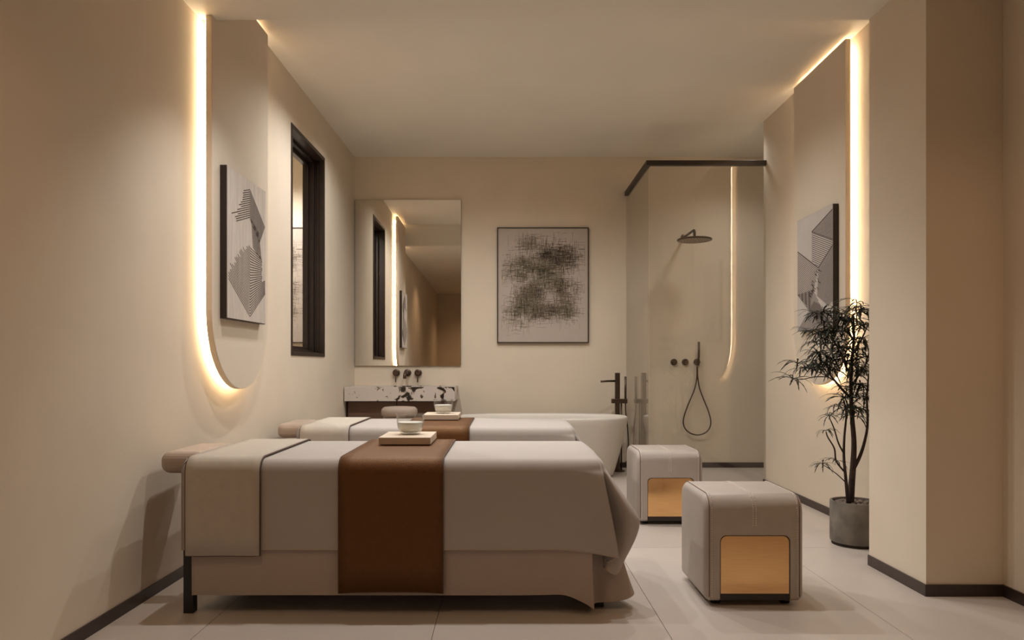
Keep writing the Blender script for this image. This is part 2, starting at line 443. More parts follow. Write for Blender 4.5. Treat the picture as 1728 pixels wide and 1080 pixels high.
# right canvas: overlapping hatched facets (read off in the 90x230 px crop of the photo, u = 0 at the near edge)
RW, RH = .545, .765; RY0 = 4.475; RXF = XR-.075-.036
def ruv(qx, qy):
    px, py = 1330+qx/4.7, 340+qy/4.7
    y = RXF*F/(px-852); z = EYE-(py-616)*y/F
    return (min(max(y-RY0, .004), RW-.004), min(max(z-1.222, .006), RH-.006))
segs = []
def facet(pts, d0, d1, gap):
    a, b_ = Vector(ruv(*d0)), Vector(ruv(*d1)); segs.extend(hatch([ruv(*p) for p in pts], b_-a, gap))
facet([(187,240),(352,58),(352,300)], (187,240), (352,58), .0085)
facet([(187,240),(352,300),(352,345),(240,525),(187,470)], (187,240), (352,300), .0125)
facet([(75,398),(240,525),(170,860),(75,740)], (75,398), (240,525), .0105)
facet([(352,345),(352,790),(320,830),(230,750),(240,525)], (240,525), (352,345), .0085)
facet([(75,740),(200,700),(330,985),(250,985)], (75,740), (250,985), .0095)
facet([(75,1030),(205,790),(300,850),(352,1005)], (75,1030), (205,790), .0095)
rnd = random.Random(9)
for k in range(26):
    t = rnd.random(); q = (240-60*t+rnd.uniform(-22, 30), 510+240*t); a = ruv(*q)
    segs.append((a[0], a[1], a[0]-.03-.02*rnd.random(), a[1]-.02))
for a, b_ in (((75,398),(240,525)), ((240,525),(352,345)), ((187,240),(352,58)), ((187,240),(352,300))):
    segs.append((*ruv(*a), *ruv(*b_)))
canvas_thing('canvas_picture', (XR-.075, RY0, 1.222), 0, -1, 'canvas2', segs,
             'canvas with overlapping dark hatched facets, hung on the panel behind the potted tree', RW, RH, .0042)

# ------------------------------------------------------------------ vanity
VX0, VX1 = XL(6.8)+.006, -.4545
van = thing('vanity_unit', (-.95, 6.77, .05), 'floating white marble vanity slab with dark blotches under the mirror', 'vanity')
obj('marble_slab', MB().box(VX0, -1.20, 6.54, 6.998, .664, .792).box(-.60, VX1, 6.54, 6.998, .664, .792)
    .box(-1.20, -.60, 6.54, 6.62, .664, .792).box(-1.20, -.60, 6.90, 6.998, .664, .792).box(-1.20, -.60, 6.62, 6.90, .664, .70), 'marble', van)
obj('cabinet_body', MB().box(VX0+.01, VX1-.10, 6.64, 6.99, .30, .664), 'cabinet', van, bevel=.002)
obj('cabinet_door', MB().box(VX0+.015, -.99, 6.622, 6.64, .305, .655), 'cabinet', van, bevel=.002)
obj('cabinet_door', MB().box(-.985, VX1-.105, 6.622, 6.64, .305, .655), 'cabinet', van, bevel=.002)
obj('plinth', MB().box(VX0+.06, VX1-.16, 6.70, 6.99, 0, .30), 'cabinet', van)
mir = thing('wall_mirror', (-.93, 6.99, .984), 'large frameless mirror above the marble vanity', 'mirror')
obj('mirror_glass', MB().box(-1.444, -.424, 6.982, 6.994, .984, 2.581), 'mirror', mir)
obj('backing', MB().box(-1.44, -.43, 6.994, 6.999, .99, 2.575), 'frame', mir)
tp = thing('wall_tap', (-.94, 6.99, .916), 'bronze wall tap set with spout and two levers above the vanity', 'tap')
for k, x in enumerate((-1.047, -.836)):
    h = obj('tap_handle', MB().lathe([(.033,0),(.035,.004),(.035,.02),(.026,.024),(.026,.042),(.022,.046)], (x, 6.999, .916), 24, 'y'), 'tap', tp, smooth=True, flat_angle=40)
    l = obj('lever', MB().tube([(x, 6.968, .90), (x-.002, 6.964, .86), (x-.003, 6.962, .825)], .0055, 8), 'tap', h, local=False, smooth=True) if False else None
    mb = MB().tube([(x, 6.968, .90), (x-.002, 6.964, .86), (x-.003, 6.962, .825)], .0055, 8)
    h['_w'] = (-.94, 6.99, .916)
    obj('lever', mb, 'tap', h, smooth=True); del h['_w']
obj('spout_flange', MB().lathe([(.033,0),(.035,.004),(.035,.018),(.030,.022)], (-.938, 6.999, .916), 24, 'y'), 'tap', tp, smooth=True, flat_angle=40)
obj('spout', MB().tube(spline([(-.938,6.98,.916),(-.938,6.90,.917),(-.94,6.84,.912),(-.942,6.815,.895),(-.943,6.81,.862)], 5), .0155, 12), 'tap', tp, smooth=True)

# ------------------------------------------------------------------ bath, bath filler, stool
BX, BY = .33, 6.50
bt = thing('bathtub', (BX, BY, 0), 'white freestanding tapered bathtub behind the far massage bed', 'bathtub')
prof = [(.70,.255,0),(.722,.272,.012),(.745,.288,.06),(.79,.318,.2),(.835,.347,.35),(.866,.368,.47),(.872,.372,.515),(.870,.370,.530),(.862,.363,.535),
        (.845,.349,.530),(.835,.340,.515),(.80,.318,.40),(.75,.285,.22),(.70,.25,.13),(.60,.19,.105),(.3,.1,.10)]
mb = MB(); n = 64; vs = []; fs = []
for (a, b_, z) in prof:
    for k in range(n):
        th = 2*math.pi*k/n; c, s_ = math.cos(th), math.sin(th)
        c = math.copysign(abs(c)**.82, c); s_ = math.copysign(abs(s_)**.82, s_)
        vs.append((BX+a*.877*c, BY+b_*s_, z))
for i in range(len(prof)-1):
    for k in range(n): fs.append((i*n+k, i*n+(k+1)%n, (i+1)*n+(k+1)%n, (i+1)*n+k))
fs.append(tuple(range(n-1,-1,-1))); fs.append(tuple((len(prof)-1)*n+k for k in range(n)))
obj('tub_shell', MB().add(vs, fs), 'bath', bt, smooth=True, flat_angle=60)
obj('drain', MB().lathe([(.03,0),(.03,.004),(.02,.006)], (BX, BY, .10), 20), 'tap', bt, smooth=True, flat_angle=40)

fx, fy = 1.049, 6.76
fi = thing('bath_filler', (fx, fy, 0), 'dark bronze floor-standing bath filler at the end of the tub', 'tap')
obj('floor_plate', MB().lathe([(.06,0),(.06,.008),(.055,.012)], (fx+.01, fy, 0), 28), 'tap', fi, smooth=True, flat_angle=40)
obj('column', MB().box(fx-.022, fx+.022, fy-.022, fy+.022, .01, .918), 'tap', fi, bevel=.004)
obj('spout', MB().tube([(fx-.02, fy, .841), (fx-.10, fy-.03, .841), (fx-.16, fy-.06, .838)], .010, 10), 'tap', fi, smooth=True)
obj('supply_pipe', MB().tube([(fx+.037, fy, .01), (fx+.037, fy, .65)], .008, 8), 'tap', fi, smooth=True)
obj('cross_bar', MB().box(fx-.057, fx+.09, fy-.03, fy+.012, .634, .676), 'tap', fi, bevel=.004)
hs = obj('hand_shower', MB().tube([(fx+.074, fy-.01, .63), (fx+.074, fy-.01, .883)], .0105, 10), 'tap', fi, smooth=True)
obj('hose', MB().tube(spline([(fx+.074,fy-.01,.63),(fx+.076,fy-.012,.55),(fx+.088,fy-.02,.45),(fx+.096,fy-.03,.33),(fx+.099,fy-.03,.22),(fx+.10,fy-.02,.12),(fx+.05,fy-.005,.05)], 6), .006, 8), 'tap', fi, smooth=True)

st = thing('vanity_stool', (-.905, 6.22, 0), 'taupe padded stool top standing in front of the vanity', 'stool')
mb = MB().lathe([(.08,.545),(.135,.55),(.150,.566),(.153,.59),(.148,.615),(.13,.630),(.08,.634)], (-.905, 6.22, 0), 40, sx=1, sy=.85, power=2.8)
obj('seat', mb, 'cushion', st, smooth=True)
obj('seat_base', MB().lathe([(.12,.50),(.135,.505),(.135,.545),(.12,.548)], (-.905, 6.22, 0), 40, sx=1, sy=.85, power=2.8), 'cushion', st, smooth=True, flat_angle=40)
for a in (-1, 1):
    for c in (-1, 1):
        obj('leg', MB().tube([(-.905+a*.10, 6.22+c*.075, 0), (-.905+a*.095, 6.22+c*.07, .505)], [.009, .013], 10), 'black', st, smooth=True)

# ------------------------------------------------------------------ shower
GX, GY, GZ = 1.175, 5.935, 2.662
sc = thing('shower_screen', (GX, GY, 0), 'frameless clear glass shower screen with dark bronze top rail', 'shower screen')
obj('front_pane', MB().box(GX+.01, XR-.002, GY-.004, GY+.004, .004, GZ-.02), 'glass', sc)
obj('side_pane', MB().box(GX-.004, GX+.004, GY+.006, D-.002, .004, GZ-.02), 'glass', sc)
obj('front_rail', MB().box(GX-.02, XR+.003, GY-.02, GY+.02, GZ-.04, GZ), 'frame', sc, bevel=.002)
obj('side_rail', MB().box(GX-.02, GX+.02, GY+.02, D-.001, GZ-.04, GZ), 'frame', sc, bevel=.002)
hx = 1.727
sh = thing('rain_shower', (hx, 6.6, 2.12), 'round bronze rain shower head on a wall arm', 'shower head')
obj('wall_flange', MB().lathe([(.028,0),(.03,.003),(.03,.012),(.02,.016)], (hx, 6.999, 2.222), 24, 'y'), 'tap', sh, smooth=True, flat_angle=40)
obj('arm', MB().tube(spline([(hx,6.99,2.222),(hx,6.8,2.222),(hx,6.64,2.222),(hx,6.605,2.21),(hx,6.6,2.18),(hx,6.6,2.145)], 4), .012, 10), 'tap', sh, smooth=True)
hd = obj('head_disc', MB().lathe([(.03,.03),(.06,.016),(.148,.012),(.156,.006),(.156,-.002),(.152,-.006)], (hx, 6.6, 2.128), 48), 'tap', sh, smooth=True, flat_angle=40)
mb = MB()
for rr_, nn in ((.03,8),(.055,14),(.08,20),(.105,26),(.13,32),(.145,36)):
    for k in range(nn):
        th = 2*math.pi*k/nn; mb.lathe([(.0035,-.0062),(.0025,-.009)], (hx+rr_*math.cos(th), 6.6+rr_*math.sin(th), 2.128), 6)
hd['_w'] = (hx, 6.6, 2.12); nz = obj('nozzles', mb, 'board', hd); nz['kind'] = 'stuff'; del hd['_w']
def disc(name, parent, x, z, r=.0315, depth=.03):
    return obj(name, MB().lathe([(r,0),(r,.010),(r*.82,.012),(r*.82,depth),(r*.7,depth+.004)], (x, 6.999, z), 28, 'y'), 'tap', parent, smooth=True, flat_angle=40)
vc = thing('shower_valve', (1.686, 6.99, 1.019), 'pair of round bronze shower control knobs on the back wall', 'tap')
disc('knob', vc, 1.631, 1.019); disc('knob', vc, 1.740, 1.019)
hsr = thing('hand_shower', (1.855, 6.99, 1.019), 'slim bronze hand shower with a looped hose on the back wall', 'hand shower')
disc('holder', hsr, 1.853, 1.019, .0315, .035)
obj('wand', MB().tube([(1.857, 6.955, .985), (1.860, 6.952, 1.10), (1.861, 6.952, 1.213)], .0105, 10), 'tap', hsr, smooth=True)
loop = [(1176,618),(1176,636),(1172.5,655),(1165,674),(1157,694),(1153,711),(1156,723),(1165,731),(1177,734),(1189,731),(1197,723),(1199.5,711),(1195.5,694),(1187.5,674),(1180.5,655),(1177.5,636),(1177,618)]
obj('hose', MB().tube(spline([P(a, b_, 6.95) for a, b_ in loop], 5), .0065, 8), 'tap', hsr, smooth=True)

# ------------------------------------------------------------------ massage beds
YF, YR = 2.89, 3.61        # mattress front and rear planes
X0, X1 = -1.27, .40
TOP = .615
def sheet_columns(e, top, hem, custom, r=.05, hx0=X0, wave=.002):
    """columns around the bed; e = offset of the cloth from the mattress"""
    cols = []
    def arc(x, y, nx, ny):
        l = math.hypot(nx, ny); nx, ny = nx/l, ny/l
        ix, iy = min(max(x, hx0+.10), X1-.10), min(max(y, YF+.10), YR-.10)
        ex, ey = x-nx*r, y-ny*r
        pts = [(ix, iy, top), ((ix+ex)/2, (iy+ey)/2, top)]
        for a in (0, 28, 56, 84):
            t = math.radians(a); pts.append((x-nx*r*(1-math.sin(t)), y-ny*r*(1-math.sin(t)), top-r*(1-math.cos(t))))
        return pts
    def std(x, y, nx, ny, h, flare=0):
        p = arc(x, y, nx, ny); l = math.hypot(nx, ny); nx, ny = nx/l, ny/l
        z0 = top-r-.012
        for k in range(6):
            f = k/5; o_ = flare*f+wave*f*math.sin(x*23+y*31)
            p.append((x+nx*o_, y+ny*o_, z0+(h-z0)*f))
        return p
    yf, yr, xl, xr = YF-e, YR+e, hx0-e, X1+e
    for x in (xl+.012, xl+.06, xl+.15, -.9, -.6, -.3, 0, .15, .24): cols.append(std(x, yf, 0, -1, hem))
    for base, nrm, hang in custom: cols.append(arc(*base, *nrm)+[tuple(p) for p in hang])
    for y in (3.24, 3.40): cols.append(std(xr, y, 1, 0, hem, .03))
    cols.append(std(xr-.005, yr-.06, 1, .2, hem-.02, .06))
    cols.append(std(xr-.02, yr-.02, 1, 1, hem-.06, .09))
    cols.append(std(xr-.06, yr, .2, 1, hem-.02, .04))
    for x in (.15, -.15, -.5, -.9, xl+.15, xl+.06): cols.append(std(x, yr, 0, 1, hem))
    cols.append(std(xl+.015, yr-.015, -1, 1, hem))
    for y in (yr-.1, 3.25, yf+.1): cols.append(std(xl, y, -1, 0, hem))
    cols.append(std(xl+.003, yf+.003, -1, -1, hem))
    return cols
def loft(cols, kr=3, kc=4):
    rows = [spline(c, kr) for c in cols]; R = len(rows[0]); out = []
    for i in range(R): out.append(spline([c[i] for c in rows], kc, closed=True))
    N = len(out[0]); mb = MB(True)
    vs = [p for row in out for p in row]; fs = []
    for i in range(R-1):
        for k in range(N): fs.append((i*N+k, i*N+(k+1)%N, (i+1)*N+(k+1)%N, (i+1)*N+k))
    mb.add(vs, fs)
    xs = [p.x for p in out[0]]; ys = [p.y for p in out[0]]; z = out[0][0].z      # flat middle of the top
    a0, a1, b0, b1 = min(xs)-.03, max(xs)+.03, min(ys)-.03, max(ys)+.03; z += .0004
    mb.add([(a0,b0,z),(a1,b0,z),(a1,b1,z),(a0,b1,z)], [(0,1,2,3)])
    return mb, out[-1]
top_custom = [
 ((.32,YF-.015),(.05,-1),[(.325,2.872,.553),(.33,2.868,.49),(.338,2.866,.42),(.345,2.866,.36),(.35,2.868,.30),(.35,2.870,.245)]),
 ((.375,YF-.008),(.4,-1),[(.385,2.872,.55),(.398,2.860,.48),(.410,2.850,.41),(.422,2.844,.34),(.431,2.840,.285),(.437,2.840,.236)]),
 ((.383,YF-.005),(.6,-1),[(.390,2.874,.55),(.402,2.866,.48),(.415,2.858,.41),(.427,2.852,.34),(.435,2.849,.285),(.440,2.851,.233)]),
 ((.390,YF+.012),(1,-.9),[(.396,2.905,.55),(.404,2.935,.48),(.405,2.965,.41),(.404,2.980,.34),(.402,2.965,.25),(.400,2.925,.186)]),
 ((.396,YF+.020),(1,-.8),[(.402,2.905,.55),(.415,2.925,.48),(.425,2.950,.41),(.428,2.955,.34),(.415,2.930,.24),(.405,2.895,.172)]),
 ((.402,YF+.03),(1,-.6),[(.415,2.91,.545),(.452,2.900,.475),(.485,2.895,.41),(.500,2.895,.345),(.480,2.895,.25),(.446,2.890,.156)]),
 ((.408,YF+.07),(1,-.2),[(.425,2.955,.545),(.475,2.950,.475),(.530,2.945,.395),(.548,2.945,.350),(.530,2.94,.285),(.480,2.93,.200)]),
 ((.412,YF+.13),(1,0),[(.428,3.02,.545),(.465,3.02,.475),(.50,3.02,.41),(.515,3.02,.35),(.520,3.02,.30),(.515,3.02,.255)]),
 ((.412,YF+.21),(1,0),[(.42,3.10,.545),(.435,3.10,.475),(.455,3.10,.41),(.465,3.10,.35),(.475,3.10,.30),(.482,3.10,.258)]),
]
low_custom = [
 ((.31,YF-.008),(.05,-1),[(.312,2.880,.53),(.312,2.878,.43),(.313,2.878,.33),(.315,2.876,.23),(.318,2.872,.14),(.318,2.868,.045)]),
 ((.342,YF-.004),(.3,-1),[(.342,2.882,.53),(.342,2.880,.43),(.343,2.880,.33),(.343,2.874,.23),(.345,2.866,.14),(.348,2.857,.028)]),
 ((.352,YF),(.4,-1),[(.349,2.886,.53),(.348,2.884,.43),(.348,2.884,.33),(.348,2.880,.23),(.350,2.872,.14),(.353,2.864,.027)]),
 ((.378,YF+.01),(1,-1),[(.370,2.905,.53),(.362,2.93,.43),(.360,2.945,.33),(.360,2.950,.23),(.362,2.945,.14),(.366,2.93,.028)]),
 ((.395,YF+.03),(1,-.7),[(.400,2.925,.53),(.405,2.955,.43),(.412,2.965,.33),(.420,2.960,.23),(.428,2.945,.14),(.434,2.925,.034)]),
 ((.402,YF+.06),(1,-.4),[(.410,2.955,.53),(.430,2.970,.43),(.446,2.975,.33),(.462,2.965,.23),(.480,2.95,.14),(.500,2.930,.046)]),
 ((.404,YF+.11),(1,-.2),[(.412,3.00,.53),(.435,3.00,.43),(.455,3.00,.33),(.478,2.995,.23),(.502,2.985,.14),(.530,2.97,.060)]),
 ((.406,YF+.18),(1,0),[(.410,3.07,.53),(.430,3.07,.43),(.448,3.07,.33),(.466,3.07,.23),(.482,3.07,.14),(.500,3.07,.070)]),
 ((.406,YF+.27),(1,0),[(.410,3.16,.53),(.422,3.16,.43),(.432,3.16,.33),(.440,3.16,.23),(.448,3.16,.14),(.455,3.16,.074)]),
]
def strip_path(off, hf, hb, r=.05):
    yf, yr = YF-.018-off, YR+.018+off; t = TOP+off; rr = r+off
    p = [(yf, hf), (yf, hf+(t-rr-hf)*.25), (yf, hf+(t-rr-hf)*.5), (yf, hf+(t-rr-hf)*.8), (yf, t-rr)]
    for a in (18, 36, 54, 72): q = math.radians(a); p.append((yf+rr*(1-math.cos(q)), t-rr+rr*math.sin(q)))
    p += [(yf+rr+.005, t)]+[(yf+rr+(yr-yf-2*rr)*k/6, t) for k in range(1, 6)]+[(yr-rr-.005, t)]
    for a in (72, 54, 36, 18): q = math.radians(a); p.append((yr-rr*(1-math.cos(q)), t-rr+rr*math.sin(q)))
    p += [(yr, t-rr), (yr, hb+(t-rr-hb)*.5), (yr, hb)]
    return p
def strip(x0, x1, off, hf, hb, nx=8, sag=0):
    path = strip_path(off, hf, hb); vs = []; fs = []; n = len(path)
    for i, (y, z) in enumerate(path):
        for k in range(nx+1):
            f = k/nx; e = abs(2*f-1)**6
            dz = sag*(e-.5) if i in (0, n-1) else 0
            vs.append((x0+(x1-x0)*f, y-(.002*math.sin(f*9) if i < 3 else 0), z-dz))
    for i in range(n-1):
        for k in range(nx): fs.append((i*(nx+1)+k, i*(nx+1)+k+1, (i+1)*(nx+1)+k+1, (i+1)*(nx+1)+k))
    border = [vs[i*(nx+1)] for i in range(n)]+[vs[(n-1)*(nx+1)+k] for k in range(1, nx+1)]
    border += [vs[i*(nx+1)+nx] for i in range(n-2, -1, -1)]+[vs[k] for k in range(nx-1, 0, -1)]
    return MB().add(vs, fs), border
def solid(o, t):
    md = o.modifiers.new('thickness', 'SOLIDIFY'); md.thickness = t; md.offset = 0

def make_bed(d, near):
    """near bed at its place; d shifts the copies"""
    which = 'near' if near else 'far'
    bl = ('front massage bed on black legs under the sheets, padded headrest beside the arched shadow' if near else
          'rear massage bed whose padded headrest points to the wall below the window')
    o0 = Vector((-.43, 3.25, 0))
    bed = thing('massage_bed', o0, bl, 'massage bed', 'massage beds')
    obj('mattress', MB().box(X0+.008, X1-.008, YF+.004, YR-.004, .50, .598), 'cushion', bed, bevel=.045, segs=4)
    obj('base', MB().box(X0+.03, X1-.10, YF+.04, YR-.04, .09, .50), 'black', bed)
    for a in (X0-.012, X1-.035):
        for c in (YF-.002 if a < 0 else YF+.075, YR-.038): obj('leg', MB().box(a, a+.04, c, c+.04, 0, .52 if a < 0 else .10), 'black', bed, bevel=.002)
    hr = obj('headrest', MB().box(-1.465, -1.275, 3.06, 3.44, .528, .622), 'cushion', bed, bevel=.04, segs=5)
    hr['_w'] = tuple(o0); obj('headrest_bracket', MB().box(-1.36, -1.24, 3.20, 3.30, .505, .535), 'black', hr); del hr['_w']
    mb, hemline = loft(sheet_columns(.006, .607, .074, low_custom, hx0=X0+.026))
    lo = one('bottom_sheet', mb, 'skirt', 'long beige lower sheet hanging nearly to the floor on the %s bed' % ('front' if near else 'rear'), 'bed sheet', 'bed sheets', tuple(o0), smooth=True)
    mb, hemline = loft(sheet_columns(.016, TOP, .258, top_custom))
    tp_ = thing('top_sheet', o0, ('ivory top sheet with a loose hanging corner on the front bed' if near else 'ivory top sheet draped over the rear bed'), 'bed sheet', 'bed sheets')
    obj('cloth', mb, 'sheet', tp_, smooth=True)
    obj('hem', MB().tube([(p.x, p.y, p.z) for p in hemline], .0022, 5, closed=True), 'hem', tp_, smooth=True)
    nm = 'front' if near else 'rear'
    tw = thing('folded_towel', o0, 'taupe towel with dark piping laid across the head of the %s bed' % nm, 'towel', 'bed towels')
    mb, bd = strip(-1.262, -.969, .007, .236, .30)
    o = obj('cloth', mb, 'towel', tw, smooth=True); solid(o, .008)
    obj('piping', MB().tube(bd, .0042, 6, closed=True), 'piping', tw, smooth=True)
    rn = thing('bed_runner', o0, 'brown leather runner across the middle of the %s bed' % nm, 'bed runner', 'leather bed runners')
    mb, bd = strip(-.657, -.246, .006, .09, .12, sag=.006)
    o = obj('leather', mb, 'leather', rn, smooth=True); solid(o, .006)
    obj('piping', MB().tube(bd, .0036, 6, closed=True), 'piping', rn, smooth=True)
    # board and glass
    bz = TOP+.010
    br = one('serving_board', MB().box(-.573, -.337, 3.285, 3.575, bz+.004, bz+.037), 'board',
             'thick pale wooden board lying on the runner of the %s bed' % nm, 'board', 'boards on the runners', (-.455, 3.43, bz), bevel=.002)
    gx, gy, gz = -.4487, 3.44, bz+.0375
    gl = thing('glass_tumbler', (gx, gy, gz), 'wide clear glass with pale contents on the %s board' % nm, 'glass', 'glasses on the boards')
    prof = [(.034,0),(.042,.001),(.050,.010),(.058,.026),(.0635,.050),(.0655,.075),(.066,.096),(.0645,.0965),(.0635,.094),(.0625,.072),(.0605,.050),(.055,.028),(.047,.014),(.036,.009)]
    obj('bowl', MB().lathe(prof, (gx, gy, gz), 40), 'tumbler', gl, smooth=True)
    prof = [(.036,.0095),(.0465,.0145),(.0545,.0285),(.060,.050),(.0607,.056),(.0595,.0575)]
    obj('filling', MB().lathe(prof, (gx, gy, gz), 40), 'wax', gl, smooth=True, flat_angle=50)
    for o in (bed, lo, tp_, tw, rn, br, gl): o.location = Vector(o.location)+Vector(d)
make_bed((0, 0, 0), True)
make_bed((.03, 1.487, 0), False)

# ------------------------------------------------------------------ ottomans
def make_ottoman():
    x0, x1, y0, y1 = .818, 1.228, 2.97, 3.38; zb, zt = .022, .457
    c = Vector(((x0+x1)/2, (y0+y1)/2, 0))
    root = thing('ottoman', c, 'front cube ottoman in taupe leather with a bronze front panel', 'ottoman', 'cube ottomans')
    # rounded body: profile in the y-z plane (round shoulders), rounded side edges by bevel
    def body_mesh(expand=0):
        r = .062; prof = []
        for a in range(0, 91, 10): q = math.radians(a); prof.append((y0+r-r*math.cos(q), zt-r+r*math.sin(q)))
        for a in range(90, -1, -10): q = math.radians(a); prof.append((y1-r+r*math.cos(q), zt-r+r*math.sin(q)))
        prof += [(y1, zb+.01), (y1-.012, zb), (y0+.012, zb), (y0, zb+.01)]
        n = len(prof); cy, cz = (y0+y1)/2, (zb+zt)/2
        rings = [(x0, .028), (x0+.003, .016), (x0+.010, .007), (x0+.022, 0), (x1-.022, 0), (x1-.010, .007), (x1-.003, .016), (x1, .028)]
        vs = []; fs = []
        for (x, ins) in rings:
            for (y, z) in prof: vs.append((x, cy+(y-cy)*(1-ins/.205), cz+(z-cz)*(1-ins/.22)))
        for i in range(len(rings)-1):
            for k in range(n): fs.append((i*n+k, i*n+(k+1)%n, (i+1)*n+(k+1)%n, (i+1)*n+k))
        fs.append(tuple(range(n))); fs.append(tuple((len(rings)-1)*n+k for k in range(n)))
        return MB().add(vs, fs)
    def arched(px0, px1, pz0, pz1, ya, yb, r=.026):
        pts = [(px0, pz0), (px1, pz0)]
        for a in range(0, 91, 15): q = math.radians(a); pts.append((px1-r+r*math.cos(q), pz1-r+r*math.sin(q)))
        for a in range(90, 181, 15): q = math.radians(a); pts.append((px0+r+r*math.cos(q), pz1-r+r*math.sin(q)))
        n = len(pts)
        return MB().add([(x, ya, z) for x, z in pts]+[(x, yb, z) for x, z in pts],
                        [tuple(range(n)), tuple(range(2*n-1, n-1, -1))]+[(i, (i+1)%n, n+(i+1)%n, n+i) for i in range(n)])
    px0, px1, pz1 = .886, 1.166, .288
    body = obj('upholstered_body', body_mesh(), 'ottoman', root, smooth=True)
    cut = obj('cutter', arched(px0-.004, px1+.004, -.05, pz1+.004, y0-.05, y0+.016), 'ottoman', root)
    md = body.modifiers.new('cut', 'BOOLEAN'); md.object = cut; md.operation = 'DIFFERENCE'; md.solver = 'EXACT'
    bpy.context.view_layer.update()
    ev = body.evaluated_get(bpy.context.evaluated_depsgraph_get())
    me = bpy.data.meshes.new_from_object(ev); body.modifiers.clear(); body.data = me
    me.polygons.foreach_set('use_smooth', [True]*len(me.polygons)); me.set_sharp_from_angle(angle=math.radians(35))
    bpy.data.objects.remove(cut, do_unlink=True)
    obj('bronze_panel', arched(px0, px1, .052, pz1, y0+.004, y0+.017), 'bronze', root)
    obj('panel_foot', MB().box(px0, px1, y0+.006, y0+.017, .024, .052), 'frame', root)
    # seams: piping loops near both sides, double row of stitches down the middle
    def loop(x, off):
        r = .062; pts = []
        for (ya, za) in ((y0, .04), (y0, .2), (y0, .33)): pts.append((x, ya-off, za))
        for a in range(0, 91, 15): q = math.radians(a); pts.append((x, y0+r-(r+off)*math.cos(q), zt-r+(r+off)*math.sin(q)))
        for a in range(90, -1, -15): q = math.radians(a); pts.append((x, y1-r+(r+off)*math.cos(q), zt-r+(r+off)*math.sin(q)))
        pts += [(x, y1+off, .2), (x, y1+off, .04)]
        return pts
    obj('seam', MB().tube(loop(x0+.020, .0), .0016, 6), 'seam', root, smooth=True)
    obj('seam', MB().tube(loop(x1-.020, .0), .0016, 6), 'seam', root, smooth=True)
    mb = MB()
    def dashes(path, step=.0095, ln=.006):
        path = [Vector(p) for p in path]; acc = 0
        for a, b_ in zip(path[:-1], path[1:]):
            L = (b_-a).length; t = -acc
            while t < L:
                if t >= 0: q = a+(b_-a)*(t/L); q2 = a+(b_-a)*(min(L, t+ln)/L); mb.tube([q, q2], .0018, 4)
                t += step
            acc = L-(t-step); acc = step-(t-L) if t > L else 0
    mid = [p for p in loop((x0+x1)/2-.006, .0008) if p[2] > .30]; dashes(mid)
    mid = [p for p in loop((x0+x1)/2+.006, .0008) if p[2] > .30]; dashes(mid)
    dashes(loop(x0+.030, .0008)); dashes(loop(x1-.030, .0008))
    o = obj('stitching', mb, 'thread', root); o['kind'] = 'stuff'
    for a in (x0+.06, x1-.06):
        for c_ in (y0+.06, y1-.06): obj('foot', MB().lathe([(.02,0),(.022,.004),(.022,.03)], (a, c_, 0), 16), 'black', root, smooth=True, flat_angle=40)
    return root
ot = make_ottoman()
o2 = copy_tree(ot, (0, 1.515, 0)); o2['label'] = 'rear cube ottoman in taupe leather, between the front one and the shower screen'

# ------------------------------------------------------------------ potted tree
PX, PY = 1.937, 4.01
pot = thing('potted_tree', (PX, PY, 0), 'small dark-leaved tree in a round grey concrete planter by the pilaster', 'potted plant')
obj('planter', MB().lathe([(.119,.014),(.127,.018),(.129,.03),(.129,.236),(.127,.240),(.116,.240),(.114,.236),(.114,.19)], (PX, PY, 0), 56), 'pot', pot, smooth=True, flat_angle=40)
obj('planter_foot', MB().lathe([(.120,0),(.120,.016)], (PX, PY, 0), 48), 'soil', pot, smooth=True, flat_angle=40)
obj('soil', MB().lathe([(.113,.19),(.113,.214)], (PX, PY, 0), 40), 'soil', pot, smooth=True, flat_angle=40)
def pl(px, py, dy=0): return P(px, py, PY+dy)
def branch(name, pts, r0, r1, k=5, m='bark'):
    q = spline([pl(*p) for p in pts], k); n = len(q)
    return obj(name, MB().tube(q, [r0+(r1-r0)*i/(n-1) for i in range(n)], 8), m, pot, smooth=True)
branch('trunk', [(1435,856),(1437,820),(1440,780),(1441,745),(1438,705),(1436,660),(1437,615),(1441,570),(1440,530)], .020, .005)
branch('branch', [(1441,790),(1451,770),(1459,745),(1464,715),(1463,670),(1466,630)], .011, .004)
branch('branch', [(1431,850,-.02),(1427,805,-.03),(1424,770,-.03),(1425,735,-.03),(1428,700,-.03),(1424,675,-.02)], .010, .004)
branch('branch', [(1424,795,-.03),(1411,778,-.04),(1408,757,-.05),(1397,738,-.06),(1394,729,-.06)], .0055, .003)
branch('branch', [(1424,765,-.03),(1415,748,-.05),(1407,722,-.06),(1399,704,-.07)], .005, .0025)
branch('branch', [(1425,812,-.03),(1412,800,-.06),(1398,790,-.08),(1388,784,-.09)], .003, .0018)
branch('branch', [(1436,672),(1422,658,-.02),(1410,644,-.04),(1399,628,-.05),(1394,600,-.05)], .008, .003)
branch('branch', [(1410,644,-.04),(1390,632,-.07),(1372,624,-.09),(1352,619,-.10)], .0035, .002)
branch('branch', [(1398,636,-.05),(1375,636,-.08),(1355,640,-.10),(1342,641,-.10)], .003, .0018)
branch('branch', [(1437,640),(1420,600,.03),(1405,570,.04),(1395,548,.04)], .006, .0025)
branch('branch', [(1438,600),(1455,570,-.03),(1466,545,-.04)], .006, .0025)
branch('branch', [(1440,575),(1425,545,-.02),(1412,530,-.02)], .005, .002)
branch('branch', [(1437,650),(1455,625,.04),(1470,600,.05)], .006, .0025)
